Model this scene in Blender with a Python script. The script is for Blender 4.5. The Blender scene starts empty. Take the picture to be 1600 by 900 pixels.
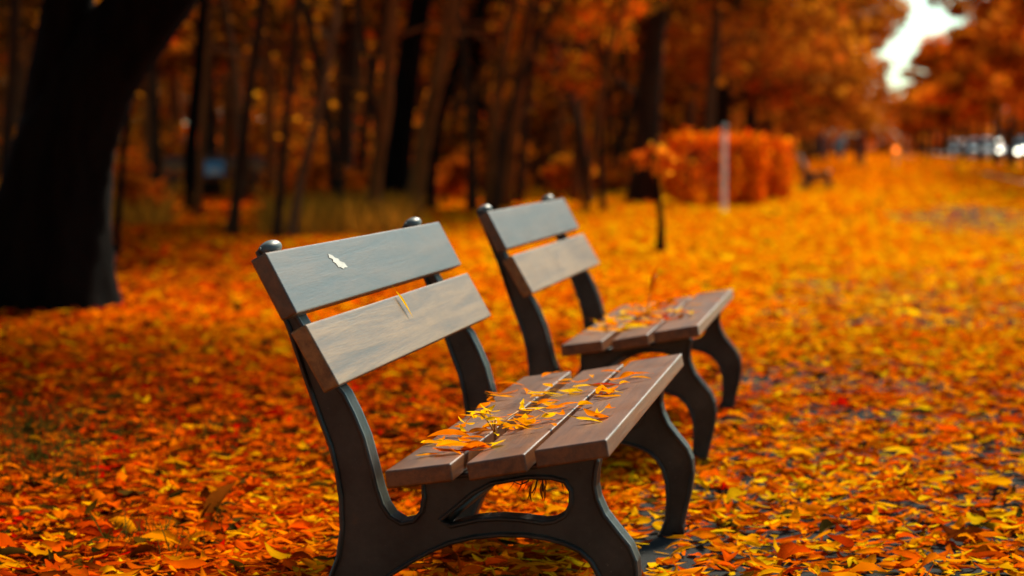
import bpy, bmesh, math, random
import numpy as np
from mathutils import Vector, Matrix

R = math.radians
SC = bpy.context.scene
COL = SC.collection
rng = np.random.default_rng(7)
random.seed(7)

# ------------------------------------------------------------------ camera
CAM_H, YAW, PITCH, FPX = 0.988, 0.1443, 0.0588, 85 / 36 * 1600
cam_d = bpy.data.cameras.new("camera")
cam_d.lens, cam_d.sensor_width = 85, 36
cam_d.clip_start, cam_d.clip_end = 0.1, 3000
cam_d.dof.use_dof = True
cam_d.dof.focus_distance = 5.0
cam_d.dof.aperture_fstop = 3.2
cam = bpy.data.objects.new("camera", cam_d)
cam.location = (0, 0, CAM_H)
cam.rotation_euler = (math.pi / 2 - PITCH, 0, YAW)
COL.objects.link(cam)
SC.camera = cam

# ------------------------------------------------------------------ light
SUN_EL, SUN_AZ = R(41), R(17)          # azimuth to the right of +Y
world = bpy.data.worlds.new("World")
SC.world = world
world.use_nodes = True
wt = world.node_tree
wt.nodes.clear()
sky = wt.nodes.new("ShaderNodeTexSky")
sky.sky_type = 'NISHITA'
sky.sun_disc = False
sky.sun_elevation = SUN_EL
sky.sun_rotation = SUN_AZ
sky.air_density, sky.dust_density, sky.ozone_density = 1.0, 0.7, 1.5
hs = wt.nodes.new("ShaderNodeHueSaturation")
hs.inputs["Saturation"].default_value = 0.8
bg = wt.nodes.new("ShaderNodeBackground")
bg.inputs["Strength"].default_value = 0.095
wo = wt.nodes.new("ShaderNodeOutputWorld")
wt.links.new(sky.outputs[0], hs.inputs["Color"])
tint = wt.nodes.new("ShaderNodeMix"); tint.data_type = 'RGBA'; tint.blend_type = 'MULTIPLY'
tint.inputs[0].default_value = 1.0; tint.inputs[7].default_value = (0.70, 1.0, 0.90, 1)      # pale green-blue overcast
wt.links.new(hs.outputs[0], tint.inputs[6]); wt.links.new(tint.outputs[2], bg.inputs[0])
wt.links.new(bg.outputs[0], wo.inputs[0])
sun_d = bpy.data.lights.new("sun", 'SUN')
sun_d.energy, sun_d.angle, sun_d.color = 4.9, R(14), (1.0, 0.88, 0.68)
sun = bpy.data.objects.new("sun", sun_d)
sd = Vector((math.sin(SUN_AZ) * math.cos(SUN_EL), math.cos(SUN_AZ) * math.cos(SUN_EL), math.sin(SUN_EL)))
sun.rotation_euler = sd.to_track_quat('Z', 'Y').to_euler()
COL.objects.link(sun)
SC.view_settings.view_transform = 'Standard'
SC.view_settings.look = 'None'
SC.view_settings.exposure = 0.98
SC.view_settings.gamma = 1.0
SC.view_settings.use_curve_mapping = False
SC.render.engine = 'CYCLES'
SC.cycles.use_denoising = True
SC.cycles.max_bounces = 6
SC.cycles.transparent_max_bounces = 8

# ------------------------------------------------------------------ helpers
_F = np.array([-math.sin(YAW) * math.cos(PITCH), math.cos(YAW) * math.cos(PITCH), -math.sin(PITCH)])
_R = np.array([math.cos(YAW), math.sin(YAW), 0.0])
_U = np.cross(_R, _F)
def ray(u, v):
    return _F + (u - 800) / FPX * _R - (v - 450) / FPX * _U
def at(u, v, Y):                        # point of the world seen at (u, v), at distance Y up the path
    d = ray(u, v)
    return np.array([0, 0, CAM_H]) + d * (Y / d[1])
def gp(u, v):                           # the same on the ground
    d = ray(u, v)
    return np.array([0, 0, CAM_H]) + d * (-CAM_H / d[2])
def pix(P):                             # world points -> picture
    Q = np.asarray(P) - np.array([0, 0, CAM_H])
    d = Q @ _F
    return 800 + FPX * (Q @ _R) / d, 450 - FPX * (Q @ _U) / d

def tag(o, label=None, cat=None, group=None, kind=None):
    if label: o['label'] = label
    if cat: o['category'] = cat
    if group: o['group'] = group
    if kind: o['kind'] = kind
    return o
def empty(name, loc=(0, 0, 0), rz=0.0):
    o = bpy.data.objects.new(name, None)
    o.empty_display_size = 0.2
    o.location = loc
    o.rotation_euler = (0, 0, rz)
    COL.objects.link(o)
    return o
def link(name, me, mat=None, parent=None, loc=None):
    o = bpy.data.objects.new(name, me)
    if mat is not None and len(me.materials) == 0:
        me.materials.append(mat)
    COL.objects.link(o)
    if parent is not None: o.parent = parent
    if loc is not None: o.location = loc
    return o
def copy_tree(o, parent=None):
    c = o.copy()
    COL.objects.link(c)
    if parent is not None: c.parent = parent
    for ch in list(o.children): copy_tree(ch, c)
    return c
def np_mesh(name, V, Q, cols=None, smooth=False):
    V = np.asarray(V, np.float32).reshape(-1, 3)
    Q = np.asarray(Q, np.int32)
    k = Q.shape[1]
    me = bpy.data.meshes.new(name)
    me.vertices.add(len(V)); me.vertices.foreach_set("co", V.ravel())
    me.loops.add(Q.size); me.loops.foreach_set("vertex_index", Q.ravel())
    me.polygons.add(len(Q))
    me.polygons.foreach_set("loop_start", np.arange(0, Q.size, k, dtype=np.int32))
    me.polygons.foreach_set("loop_total", np.full(len(Q), k, np.int32))
    if smooth: me.polygons.foreach_set("use_smooth", np.ones(len(Q), bool))
    me.update(calc_edges=True)
    if cols is not None:
        a = me.color_attributes.new("leaf_colour", 'FLOAT_COLOR', 'POINT')
        c = np.ones((len(V), 4), np.float32); c[:, :3] = cols
        a.data.foreach_set("color", c.ravel())
    return me
def bm_mesh(name, bm, smooth=False):
    bmesh.ops.recalc_face_normals(bm, faces=bm.faces)
    me = bpy.data.meshes.new(name)
    bm.to_mesh(me); bm.free()
    if smooth:
        me.polygons.foreach_set("use_smooth", np.ones(len(me.polygons), bool))
    return me
def add_box(bm, c, s, rot=None, bev=0.0, seg=2):
    g = bmesh.ops.create_cube(bm, size=1.0)
    M = Matrix.Translation(c) @ (rot.to_4x4() if rot else Matrix.Identity(4)) @ Matrix.Diagonal((*s, 1))
    bmesh.ops.transform(bm, matrix=M, verts=g['verts'])
    if bev:
        es = list({e for v in g['verts'] for e in v.link_edges})
        bmesh.ops.bevel(bm, geom=es, offset=bev, segments=seg, profile=0.6, affect='EDGES')
def add_tube(bm, pts, rad, n=8, cap=True, jitter=0.0, ridge=0.0):
    pts = [Vector(p) for p in pts]
    rings = []
    ref = None
    for i, p in enumerate(pts):
        t = (pts[min(i + 1, len(pts) - 1)] - pts[max(i - 1, 0)]).normalized()
        if ref is None:
            ref = Vector((1, 0, 0)) if abs(t.x) < 0.8 else Vector((0, 1, 0))
        a = (ref - t * ref.dot(t)).normalized(); ref = a
        b = t.cross(a)
        r = rad[i] if hasattr(rad, '__len__') else rad
        ring = []
        for k in range(n):
            w = 2 * math.pi * k / n
            rr = r * (1 + jitter * (random.random() - .5) + ridge * (math.sin(w * 5 + i * .12) + .6 * math.sin(w * 9 - i * .2)))
            ring.append(bm.verts.new(p + (a * math.cos(w) + b * math.sin(w)) * rr))
        rings.append(ring)
    for A, B in zip(rings, rings[1:]):
        for k in range(n):
            bm.faces.new((A[k], A[(k + 1) % n], B[(k + 1) % n], B[k]))
    if cap:
        bm.faces.new(rings[0][::-1]); bm.faces.new(rings[-1])
def spline(pts, m=6):                   # Catmull-Rom through the points
    P = np.asarray(pts, float)
    P = np.vstack([2 * P[0] - P[1], P, 2 * P[-1] - P[-2]])
    out = []
    for i in range(1, len(P) - 2):
        a, b, c, d = P[i - 1:i + 3]
        for t in np.linspace(0, 1, m, endpoint=False):
            out.append(.5 * (2 * b + (c - a) * t + (2 * a - 5 * b + 4 * c - d) * t * t + (3 * b - a - 3 * c + d) * t ** 3))
    out.append(P[-2])
    return np.array(out)
def vnoise(x, y, s, seed=0):            # smooth 2-d noise, 0..1
    x = np.asarray(x) / s; y = np.asarray(y) / s
    xi = np.floor(x).astype(int); yi = np.floor(y).astype(int)
    fx = x - xi; fy = y - yi
    fx = fx * fx * (3 - 2 * fx); fy = fy * fy * (3 - 2 * fy)
    def hsh(a, b):
        h = (a * 374761393 + b * 668265263 + seed * 974711) & 0x7fffffff
        h = ((h ^ (h >> 13)) * 1274126177) & 0x7fffffff
        return ((h ^ (h >> 16)) & 0xffff) / 65535.
    return (hsh(xi, yi) * (1 - fx) + hsh(xi + 1, yi) * fx) * (1 - fy) + (hsh(xi, yi + 1) * (1 - fx) + hsh(xi + 1, yi + 1) * fx) * fy

# ------------------------------------------------------------------ materials
class NT:
    def __init__(s, name):
        s.m = bpy.data.materials.new(name); s.m.use_nodes = True
        s.t = s.m.node_tree; s.p = s.t.nodes["Principled BSDF"]; s.out = s.t.nodes["Material Output"]
    def n(s, typ, **kw):
        o = s.t.nodes.new("ShaderNode" + typ)
        for k, v in kw.items(): setattr(o, k, v)
        return o
    def l(s, a, b): s.t.links.new(a, b)
    def noise(s, scale, detail=4, rough=.6, vec=None, coord="Object"):
        if vec is None: vec = s.coord(coord)
        o = s.n("TexNoise"); o.inputs["Scale"].default_value = scale
        o.inputs["Detail"].default_value = detail; o.inputs["Roughness"].default_value = rough
        s.l(vec, o.inputs["Vector"]); return o
    def coord(s, c="Object", scale=None):
        o = s.n("TexCoord").outputs[c]
        if scale:
            mp = s.n("Mapping"); mp.inputs["Scale"].default_value = scale
            s.l(o, mp.inputs["Vector"]); o = mp.outputs[0]
        return o
    def ramp(s, fac, stops):
        o = s.n("ValToRGB"); e = o.color_ramp.elements
        while len(e) < len(stops): e.new(.5)
        for k, (p, c) in zip(e, stops):
            k.position = p; k.color = (*c, 1)
        s.l(fac, o.inputs[0]); return o
    def bump(s, h, strength, dist=.01):
        o = s.n("Bump"); o.inputs["Strength"].default_value = strength; o.inputs["Distance"].default_value = dist
        s.l(h, o.inputs["Height"]); s.l(o.outputs[0], s.p.inputs["Normal"]); return o
    def set(s, **kw):
        for k, v in kw.items(): s.p.inputs[k.replace("_", " ")].default_value = v

def plain(name, col, rough=.6, metal=0., var=.25, scale=6., spec=None):
    k = NT(name)
    n = k.noise(scale, 5)
    lo = tuple(c * (1 - var) for c in col); hi = tuple(min(1, c * (1 + var)) for c in col)
    k.l(k.ramp(n.outputs[0], [(.3, lo), (.7, hi)]).outputs[0], k.p.inputs["Base Color"])
    k.set(Roughness=rough, Metallic=metal)
    if spec is not None: k.p.inputs["Specular IOR Level"].default_value = spec
    return k.m
def leafmat(name, trans=.35, rough=.5, spec=.3):
    k = NT(name)
    a = k.n("Attribute"); a.attribute_name = "leaf_colour"
    k.l(a.outputs["Color"], k.p.inputs["Base Color"])
    k.set(Roughness=rough); k.p.inputs["Specular IOR Level"].default_value = spec
    tr = k.n("BsdfTranslucent"); k.l(a.outputs["Color"], tr.inputs[0])
    mx = k.n("MixShader"); mx.inputs[0].default_value = trans
    k.l(k.p.outputs[0], mx.inputs[1]); k.l(tr.outputs[0], mx.inputs[2]); k.l(mx.outputs[0], k.out.inputs[0])
    return k.m
M_LEAF = leafmat("fallen_leaf", .3, .5, .0)
M_CROWN = leafmat("tree_leaf", .5, .6, .0)
def bark(name, lo, hi):
    k = NT(name)
    n = k.noise(9, 6, .7, k.coord("Object", (1, 1, .18)))
    k.l(k.ramp(n.outputs[0], [(.35, lo), (.7, hi)]).outputs[0], k.p.inputs["Base Color"])
    k.set(Roughness=.95); k.p.inputs["Specular IOR Level"].default_value = .04
    k.bump(n.outputs[0], .8, .03)
    return k.m
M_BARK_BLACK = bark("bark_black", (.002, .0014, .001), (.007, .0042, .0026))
M_BARK_DARK = bark("bark_dark", (.012, .007, .004), (.05, .025, .012))
M_BARK_PALE = bark("bark_pale", (.05, .025, .012), (.15, .075, .032))
M_BARK_WARM = bark("bark_warm", (.06, .020, .005), (.20, .068, .016))

def m_wood(name, stops, ior):
    k = NT(name)
    oi = k.n("ObjectInfo"); add = k.n("VectorMath", operation='MULTIPLY_ADD')
    k.l(oi.outputs["Random"], add.inputs[0]); add.inputs[1].default_value = (3.1, 9.7, 5.3); k.l(k.coord("Object"), add.inputs[2])
    def sc(q):
        mp = k.n("Mapping"); mp.inputs["Scale"].default_value = q; k.l(add.outputs[0], mp.inputs["Vector"]); return mp.outputs[0]
    v = sc((34, 1.4, 34))
    n = k.noise(1.0, 6, .65, v); n.inputs["Distortion"].default_value = .6
    f = k.noise(7, 3, .6, sc((60, 2.2, 60)))
    mixf = k.n("Math", operation='MULTIPLY_ADD'); k.l(f.outputs[0], mixf.inputs[0]); mixf.inputs[1].default_value = .35
    k.l(n.outputs[0], mixf.inputs[2])
    k.l(k.ramp(mixf.outputs[0], stops).outputs[0], k.p.inputs["Base Color"])
    w = k.noise(5, 4, .6, add.outputs[0])
    rr = k.n("MapRange"); rr.inputs[3].default_value = .27; rr.inputs[4].default_value = .44
    k.l(w.outputs[0], rr.inputs[0]); k.l(rr.outputs[0], k.p.inputs["Roughness"])
    k.p.inputs["Specular IOR Level"].default_value = .5
    k.p.inputs["IOR"].default_value = ior
    k.bump(mixf.outputs[0], .6, .0014)
    return k.m
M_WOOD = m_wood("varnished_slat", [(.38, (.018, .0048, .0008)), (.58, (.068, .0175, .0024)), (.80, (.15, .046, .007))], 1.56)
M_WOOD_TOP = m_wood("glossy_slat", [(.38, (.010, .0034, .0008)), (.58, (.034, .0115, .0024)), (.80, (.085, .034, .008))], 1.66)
M_WOOD_TAN = m_wood("warm_sheen_slat", [(.38, (.045, .016, .003)), (.58, (.125, .052, .011)), (.80, (.23, .11, .028))], 1.52)  # lower back slat: its warm reflection is put into a lighter tan colour
def m_iron():
    k = NT("cast_iron_paint")
    n = k.noise(140, 3); b = k.noise(9, 5, .65)
    k.l(k.ramp(b.outputs[0], [(.36, (.010, .011, .010)), (.54, (.028, .028, .024)), (.64, (.040, .036, .030)), (.74, (.085, .042, .016))]).outputs[0], k.p.inputs["Base Color"])
    k.set(Roughness=.42); k.p.inputs["IOR"].default_value = 1.42
    sp = k.noise(75, 4, .7); st = k.ramp(sp.outputs[0], [(.66, (0, 0, 0)), (.72, (1, 1, 1))])
    wm = k.n("Mix", data_type='RGBA'); k.l(st.outputs[0], wm.inputs[0]); wm.inputs[7].default_value = (.12, .11, .09, 1)
    src = k.p.inputs["Base Color"].links[0].from_socket
    k.l(src, wm.inputs[6]); k.l(wm.outputs[2], k.p.inputs["Base Color"])
    k.bump(n.outputs[0], .25, .0012)
    return k.m
M_IRON = m_iron()
M_KNOB = plain("sky_sheen_iron_paint", (.075, .10, .10), .5, var=.3, scale=60)  # sky reflection on the knobs put into a paler teal base colour

LITTER = [(0, (.03, .006, .001)), (.2, (.12, .016, .001)), (.4, (.30, .042, .001)), (.6, (.46, .08, .001)), (.8, (.56, .13, .001)), (1, (.24, .016, .001))]
def litter_nodes(k):
    vec = k.coord("Object")
    d = k.noise(14, 3, .6, vec)
    ad = k.n("VectorMath", operation='MULTIPLY_ADD'); ad.inputs[1].default_value = (.12, .12, .12)
    k.l(d.outputs["Color"], ad.inputs[0]); k.l(vec, ad.inputs[2])
    vo = k.n("TexVoronoi"); vo.inputs["Scale"].default_value = 17
    k.l(ad.outputs[0], vo.inputs["Vector"])
    sp = k.n("SeparateColor"); k.l(vo.outputs["Color"], sp.inputs[0])
    big = k.noise(.22, 3, .6, vec)
    mm = k.n("Math", operation='MULTIPLY_ADD'); mm.inputs[1].default_value = .55; k.l(sp.outputs[0], mm.inputs[0])
    m2 = k.n("Math", operation='MULTIPLY_ADD'); m2.inputs[1].default_value = .75; m2.inputs[2].default_value = -.12
    k.l(big.outputs[0], m2.inputs[0]); k.l(m2.outputs[0], mm.inputs[2])
    rp = k.ramp(mm.outputs[0], LITTER)
    return rp.outputs[0], vo.outputs["Distance"]
def m_ground():
    k = NT("leaf_litter_soil")
    c, dist = litter_nodes(k)
    k.l(c, k.p.inputs["Base Color"]); k.set(Roughness=.9); k.p.inputs["Specular IOR Level"].default_value = .0
    k.bump(dist, .8, .03)
    return k.m
def m_path():
    k = NT("asphalt_path")
    c, dist = litter_nodes(k)
    g = k.noise(260, 3, .7); big = k.noise(1.3, 4)
    asp = k.ramp(g.outputs[0], [(.3, (.018, .019, .019)), (.7, (.06, .063, .065))])
    geo = k.n("NewGeometry"); sx = k.n("SeparateXYZ"); k.l(geo.outputs["Position"], sx.inputs[0])
    far = k.n("MapRange"); far.inputs[1].default_value = 9; far.inputs[2].default_value = 26
    far.inputs[3].default_value = .22; far.inputs[4].default_value = .72
    k.l(sx.outputs[1], far.inputs[0])
    el = k.n("VectorMath", operation='MULTIPLY_ADD'); el.inputs[1].default_value = (1 / 1.3, 1 / 9, 0); el.inputs[2].default_value = (-1.55 / 1.3, -33 / 9, 0)
    k.l(geo.outputs["Position"], el.inputs[0])
    ln = k.n("VectorMath", operation='LENGTH'); k.l(el.outputs[0], ln.inputs[0])
    br = k.n("MapRange"); br.inputs[1].default_value = .3; br.inputs[2].default_value = 1.3; br.inputs[3].default_value = -.42; br.inputs[4].default_value = 0
    k.l(ln.outputs["Value"], br.inputs[0])
    sm = k.n("Math", operation='ADD'); k.l(far.outputs[0], sm.inputs[0]); k.l(br.outputs[0], sm.inputs[1])
    lt = k.n("Math", operation='LESS_THAN'); k.l(big.outputs[0], lt.inputs[0]); k.l(sm.outputs[0], lt.inputs[1])
    mx = k.n("Mix", data_type='RGBA'); k.l(lt.outputs[0], mx.inputs[0]); k.l(asp.outputs[0], mx.inputs[6]); k.l(c, mx.inputs[7])
    k.l(mx.outputs[2], k.p.inputs["Base Color"]); k.set(Roughness=.85); k.p.inputs["Specular IOR Level"].default_value = .0
    k.bump(g.outputs[0], .5, .006)
    return k.m
M_GROUND, M_PATH = m_ground(), m_path()

# ------------------------------------------------------------------ ground, path, kerb, street
def sheet(name, x0, x1, y0, y1, z, mat):
    me = np_mesh(name, [(x0, y0, z), (x1, y0, z), (x1, y1, z), (x0, y1, z)], [(0, 1, 2, 3)])
    return tag(link(name, me, mat), kind='structure')
sheet("ground", -900, 900, -60, 1500, 0, M_GROUND)
sheet("path", -.62, 3.9, -10, 420, .004, M_PATH)
sheet("street", 8.0, 15.0, -10, 900, .004, plain("street_asphalt", (.05, .05, .052), .8, scale=40))
def strip(name, x0, x1, y0, y1, h, mat):
    bm = bmesh.new(); add_box(bm, ((x0 + x1) / 2, (y0 + y1) / 2, h / 2 - .02), (x1 - x0, y1 - y0, h + .04), bev=.015)
    return tag(link(name, bm_mesh(name, bm), mat), kind='structure')
M_KERB = plain("kerb_stone", (.16, .09, .06), .85, scale=8)
strip("kerb", 3.9, 4.04, -10, 420, .09, M_KERB)
strip("street_kerb", 7.85, 8.0, -10, 420, .12, M_KERB)

# ------------------------------------------------------------------ leaves
PAL_ORANGE = np.array([(.82, .13, .001), (.88, .17, .001), (.68, .075, .001), (.90, .23, .001), (.48, .04, .001), (.20, .03, .001), (.78, .09, .001), (.92, .36, .001)])
PAL_RED = np.array([(.58, .055, .001), (.70, .09, .001), (.38, .03, .001), (.12, .022, .001), (.64, .008, .001), (.76, .13, .001), (.07, .03, .002), (.30, .018, .001)])
PAL_YELLOW = np.array([(.94, .30, .001), (.94, .42, .002), (.90, .20, .001), (.84, .14, .001), (.95, .52, .004), (.66, .10, .001), (.92, .23, .001), (.78, .09, .001)])
def leaf_local(n, secs, Ls, Wd, curl, fold, twist):
    """n leaves as strips of 3 points per section; returns (n, 3*secs, 3) in the leaf's own frame"""
    t = np.linspace(0, 1, secs)
    prof = np.sin(np.pi * np.clip(t, .02, .985) ** .8) ** .85
    if secs == 3: prof = np.array([.08, 1, .05])
    x = (t[None, :] - .5) * Ls[:, None]
    w = prof[None, :] * Wd[:, None] / 2
    z = curl[:, None] * Ls[:, None] * ((t[None, :] - .45) ** 2 * 2.2)
    bend = rng.normal(0, .10, n)[:, None] * Ls[:, None] * np.sin(t * 3.1)[None, :]
    tw = twist[:, None] * (t[None, :] - .5)
    V = np.zeros((n, secs, 3, 3))
    for j, s in enumerate((-1, 0, 1)):
        wy = s * w
        wz = abs(s) * w * fold[:, None]
        V[:, :, j, 0] = x
        V[:, :, j, 1] = wy * np.cos(tw) - wz * np.sin(tw) + bend
        V[:, :, j, 2] = z + wy * np.sin(tw) + wz * np.cos(tw)
    return V.reshape(n, secs * 3, 3)
def rot_mats(n, yaw, pitch, roll):
    cy, sy, cp, sp, cr, sr = np.cos(yaw), np.sin(yaw), np.cos(pitch), np.sin(pitch), np.cos(roll), np.sin(roll)
    M = np.zeros((n, 3, 3))
    M[:, 0, 0] = cy * cp; M[:, 0, 1] = cy * sp * sr - sy * cr; M[:, 0, 2] = cy * sp * cr + sy * sr
    M[:, 1, 0] = sy * cp; M[:, 1, 1] = sy * sp * sr + cy * cr; M[:, 1, 2] = sy * sp * cr - cy * sr
    M[:, 2, 0] = -sp; M[:, 2, 1] = cp * sr; M[:, 2, 2] = cp * cr
    return M
def strip_quads(n, secs):
    q = []
    for i in range(secs - 1):
        for j in range(2):
            a = i * 3 + j
            q.append((a, a + 1, a + 4, a + 3))
    q = np.array(q)
    return (q[None] + (np.arange(n) * secs * 3)[:, None, None]).reshape(-1, 4)
def litter_field(y0, y1, dens, size, secs, mx):
    W = .36 * y1 + mx
    N = int(dens * (y1 - y0) * (W + .07 * y1 + mx))
    x = rng.uniform(-W, .07 * y1 + mx, N); y = rng.uniform(y0, y1, N)
    ok = (x > -.36 * y - mx) & (x < .07 * y + mx)
    x, y = x[ok], y[ok]
    n1 = vnoise(x, y, .55, 1); n2 = vnoise(x, y, 2.3, 2)
    onpath = (x > -.62) & (x < 3.9)
    keep = np.where(onpath, .07 + .72 * np.clip((n1 * .8 + n2 * .35 - .38) * 2.8, 0, 1) * np.where(y < 13, .64, 1), np.where(y < 13, .42 + .5 * n1, .8 + .4 * n1))
    far_ = np.clip((y - 9) / 5, 0, 1)
    keep = np.where(onpath, keep * (1 - far_) + (.62 + .4 * n1) * far_, keep)
    bare = np.maximum(np.exp(-(((x - 1.55) / 1.15) ** 2 + ((y - 33) / 8) ** 2) ** 1.5), .75 * np.exp(-(((x - 1.35) / .5) ** 2 + ((y - 19) / 3.5) ** 2)))
    keep = keep * (1 - .95 * bare * (.55 + .6 * n2).clip(0, 1))
    ok = rng.random(len(x)) < keep
    x, y = x[ok], y[ok]
    n = len(x)
    print("litter", n)
    Ls = rng.normal(.068, .019, n).clip(.03, .125) * size
    broad = rng.random(n) < .24
    Wd = Ls * np.where(broad, rng.uniform(.38, .55, n), rng.uniform(.17, .30, n))
    V = leaf_local(n, secs, Ls, Wd, rng.normal(.06, .2, n), rng.normal(.2, .4, n), rng.normal(0, .6, n))
    M = rot_mats(n, rng.uniform(0, 6.283, n), rng.normal(0, .13, n), rng.normal(0, .24, n))
    V = np.einsum('nij,nkj->nki', M, V)
    low = V[:, :, 2].min(1)
    V[:, :, 0] += x[:, None]; V[:, :, 1] += y[:, None]
    V[:, :, 2] += (np.maximum(-low, 0) * .75 + .006 + rng.random(n) ** 2 * .022 * size)[:, None]
    # colour of each leaf: red and brown under the wood on the left, yellow out by the path
    s = np.clip((x + .36 * y * .55 + .6) / (.22 * y + .8), -1, 1) * .5 + .5
    s = s + rng.normal(0, .22, n) + (vnoise(x, y, 3.1, 5) - .5) * .5 + np.clip((y - 9) / 22, 0, .5) * np.clip((s - .3) * 4, 0, 1) * (1 - .9 * np.clip((y - 48) / 14, 0, 1))
    right = np.clip((x - .2) / 1.5, 0, 1) * .55 * (y < 16)
    s = s - right
    i = rng.integers(0, 8, n)
    c = np.where((s < .42)[:, None], PAL_RED[i], np.where((s < .78)[:, None], PAL_ORANGE[i], PAL_YELLOW[i]))
    gold = np.clip((y - 10) / 10, 0, 1) * np.clip((x + .16 * y + 1.5) / 3, 0, 1) * (1 - .75 * np.clip((y - 48) / 14, 0, 1))  # golden light over the open ground, put into the leaf colour
    c = c.copy(); c[:, 1] *= 1 + .26 * gold
    old = (rng.random(n) < np.clip(.13 + (.36 - s) * .55, .06, .45) * (1 - .6 * gold))
    c = np.where(old[:, None], np.array([(.05, .022, .003), (.09, .05, .008), (.035, .03, .006), (.12, .02, .002)])[rng.integers(0, 4, n)], c)
    c = c * rng.uniform(.6, 1.12, n)[:, None]
    c = np.repeat(c[:, None, :], secs * 3, 1)
    if secs > 3:                       # pale midrib, browned edge and blotches
        c[:, 1::3] *= rng.uniform(1.0, 1.35, n)[:, None, None]
        c[:, 0::3] *= rng.uniform(.6, 1.1, n)[:, None, None]; c[:, 2::3] *= rng.uniform(.6, 1.1, n)[:, None, None]
        c *= rng.uniform(.72, 1.12, (n, secs * 3, 1))
        c[:, -3:] *= rng.uniform(.3, 1, n)[:, None, None]
    return V, strip_quads(n, secs), c.reshape(-1, 3).clip(0, .95)
def leaf_stuff(name, *a):
    V, Q, c = litter_field(*a)
    tag(link(name, np_mesh(name, V.reshape(-1, 3), Q, c, True), M_LEAF), "loose orange and yellow autumn leaves carpeting the ground", "leaves", None, 'stuff')
leaf_stuff("fallen_leaves", 3.2, 13, 1900, 1.0, 5, .9)
leaf_stuff("fallen_leaves", 13, 32, 420, 1.45, 3, 4.0)
leaf_stuff("fallen_leaves", 32, 80, 85, 2.4, 3, 9)
leaf_stuff("fallen_leaves", 80, 190, 14, 5.0, 3, 4)

# ------------------------------------------------------------------ benches
BL, CI = 1.8607, .18                    # slat length, inset of the end frames
SLATS = [("back_slat", (-1.102, .7895), (-1.042, .6764)), ("back_slat", (-1.0265, .6557), (-.9625, .543)),
         ("seat_slat", (-.878, .3833), (-.753, .4002)), ("seat_slat", (-.7242, .4008), (-.615, .4205)), ("seat_slat", (-.5976, .4272), (-.463, .45))]
FR_OUT = [(-1.160, .782), (-1.150, .792), (-1.139, .784), (-1.1085, .724), (-1.076, .661), (-1.062, .638), (-1.030, .583), (-.998, .528),
          (-.984, .512), (-.965, .475), (-.945, .428), (-.930, .373), (-.919, .329), (-.909, .299), (-.895, .278), (-.875, .266), (-.853, .271), (-.839, .288), (-.835, .312), (-.836, .3505),
          (-.75, .3625), (-.68, .372), (-.612, .3825), (-.596, .3865), (-.55, .395), (-.497, .404),
          (-.492, .389), (-.496, .367), (-.498, .342), (-.493, .318), (-.480, .289), (-.456, .259), (-.432, .230), (-.419, .2), (-.416, .165), (-.423, .114), (-.434, .069), (-.441, .036), (-.437, .0),
          (-.508, .0), (-.503, .012), (-.489, .048), (-.486, .1), (-.489, .139), (-.498, .171), (-.512, .195), (-.532, .213), (-.56, .226), (-.595, .235), (-.634, .240), (-.684, .240), (-.733, .234), (-.778, .223), (-.818, .205), (-.858, .182), (-.892, .16),
          (-.925, .13), (-.953, .092), (-.972, .048), (-.982, .0), (-1.075, .0), (-1.064, .05), (-1.045, .10), (-1.021, .15), (-1.004, .193), (-.996, .248), (-.998, .308), (-1.005, .357), (-1.017, .406), (-1.036, .456), (-1.068, .545), (-1.097, .631), (-1.107, .655), (-1.134, .72)]
FR_HOLE = [(-.796, .268), (-.78, .263), (-.752, .270), (-.728, .276), (-.684, .280), (-.64, .278), (-.6, .273), (-.58, .276), (-.561, .287), (-.551, .307), (-.551, .330), (-.561, .346), (-.585, .352), (-.629, .352), (-.698, .339), (-.735, .318), (-.768, .290)]
def rim_ring(bm, P, w, d, inward):
    P = np.asarray(P); n = len(P)
    T = np.roll(P, -1, 0) - np.roll(P, 1, 0)
    T /= np.linalg.norm(T, axis=1)[:, None] + 1e-9
    N = np.stack([-T[:, 1], T[:, 0]], 1)
    area = .5 * np.sum(P[:, 0] * np.roll(P[:, 1], -1) - np.roll(P[:, 0], -1) * P[:, 1])
    N *= (1 if area > 0 else -1) * (1 if inward else -1)
    prof = [(0, -d + .003), (.003, -d), (w - .003, -d), (w, -d + .003), (w, d - .003), (w - .003, d), (.003, d), (0, d - .003)]
    rings = [[bm.verts.new((p[0] + nn[0] * a, b, p[1] + nn[1] * a)) for a, b in prof] for p, nn in zip(P, N)]
    for i in range(n):
        A, B = rings[i], rings[(i + 1) % n]
        for k in range(8):
            bm.faces.new((A[k], A[(k + 1) % 8], B[(k + 1) % 8], B[k]))
def frame_mesh():
    cu = bpy.data.curves.new("end_frame", 'CURVE'); cu.dimensions = '2D'; cu.fill_mode = 'BOTH'; cu.extrude = .027
    for pts in (FR_OUT, FR_HOLE):
        s = cu.splines.new('POLY'); s.points.add(len(pts) - 1)
        for p, q in zip(s.points, pts): p.co = (q[0], q[1], 0, 1)
        s.use_cyclic_u = True
    o = bpy.data.objects.new("tmp", cu); COL.objects.link(o)
    dg = bpy.context.evaluated_depsgraph_get(); dg.update()
    me0 = bpy.data.meshes.new_from_object(o.evaluated_get(dg))
    bpy.data.objects.remove(o)
    bm = bmesh.new(); bm.from_mesh(me0)
    bmesh.ops.transform(bm, matrix=Matrix(((1, 0, 0, 0), (0, 0, -1, 0), (0, 1, 0, 0), (0, 0, 0, 1))), verts=bm.verts)
    rim_ring(bm, FR_OUT, .009, .036, True)
    rim_ring(bm, FR_HOLE, .009, .034, False)
    return bm_mesh("end_frame", bm)
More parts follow.
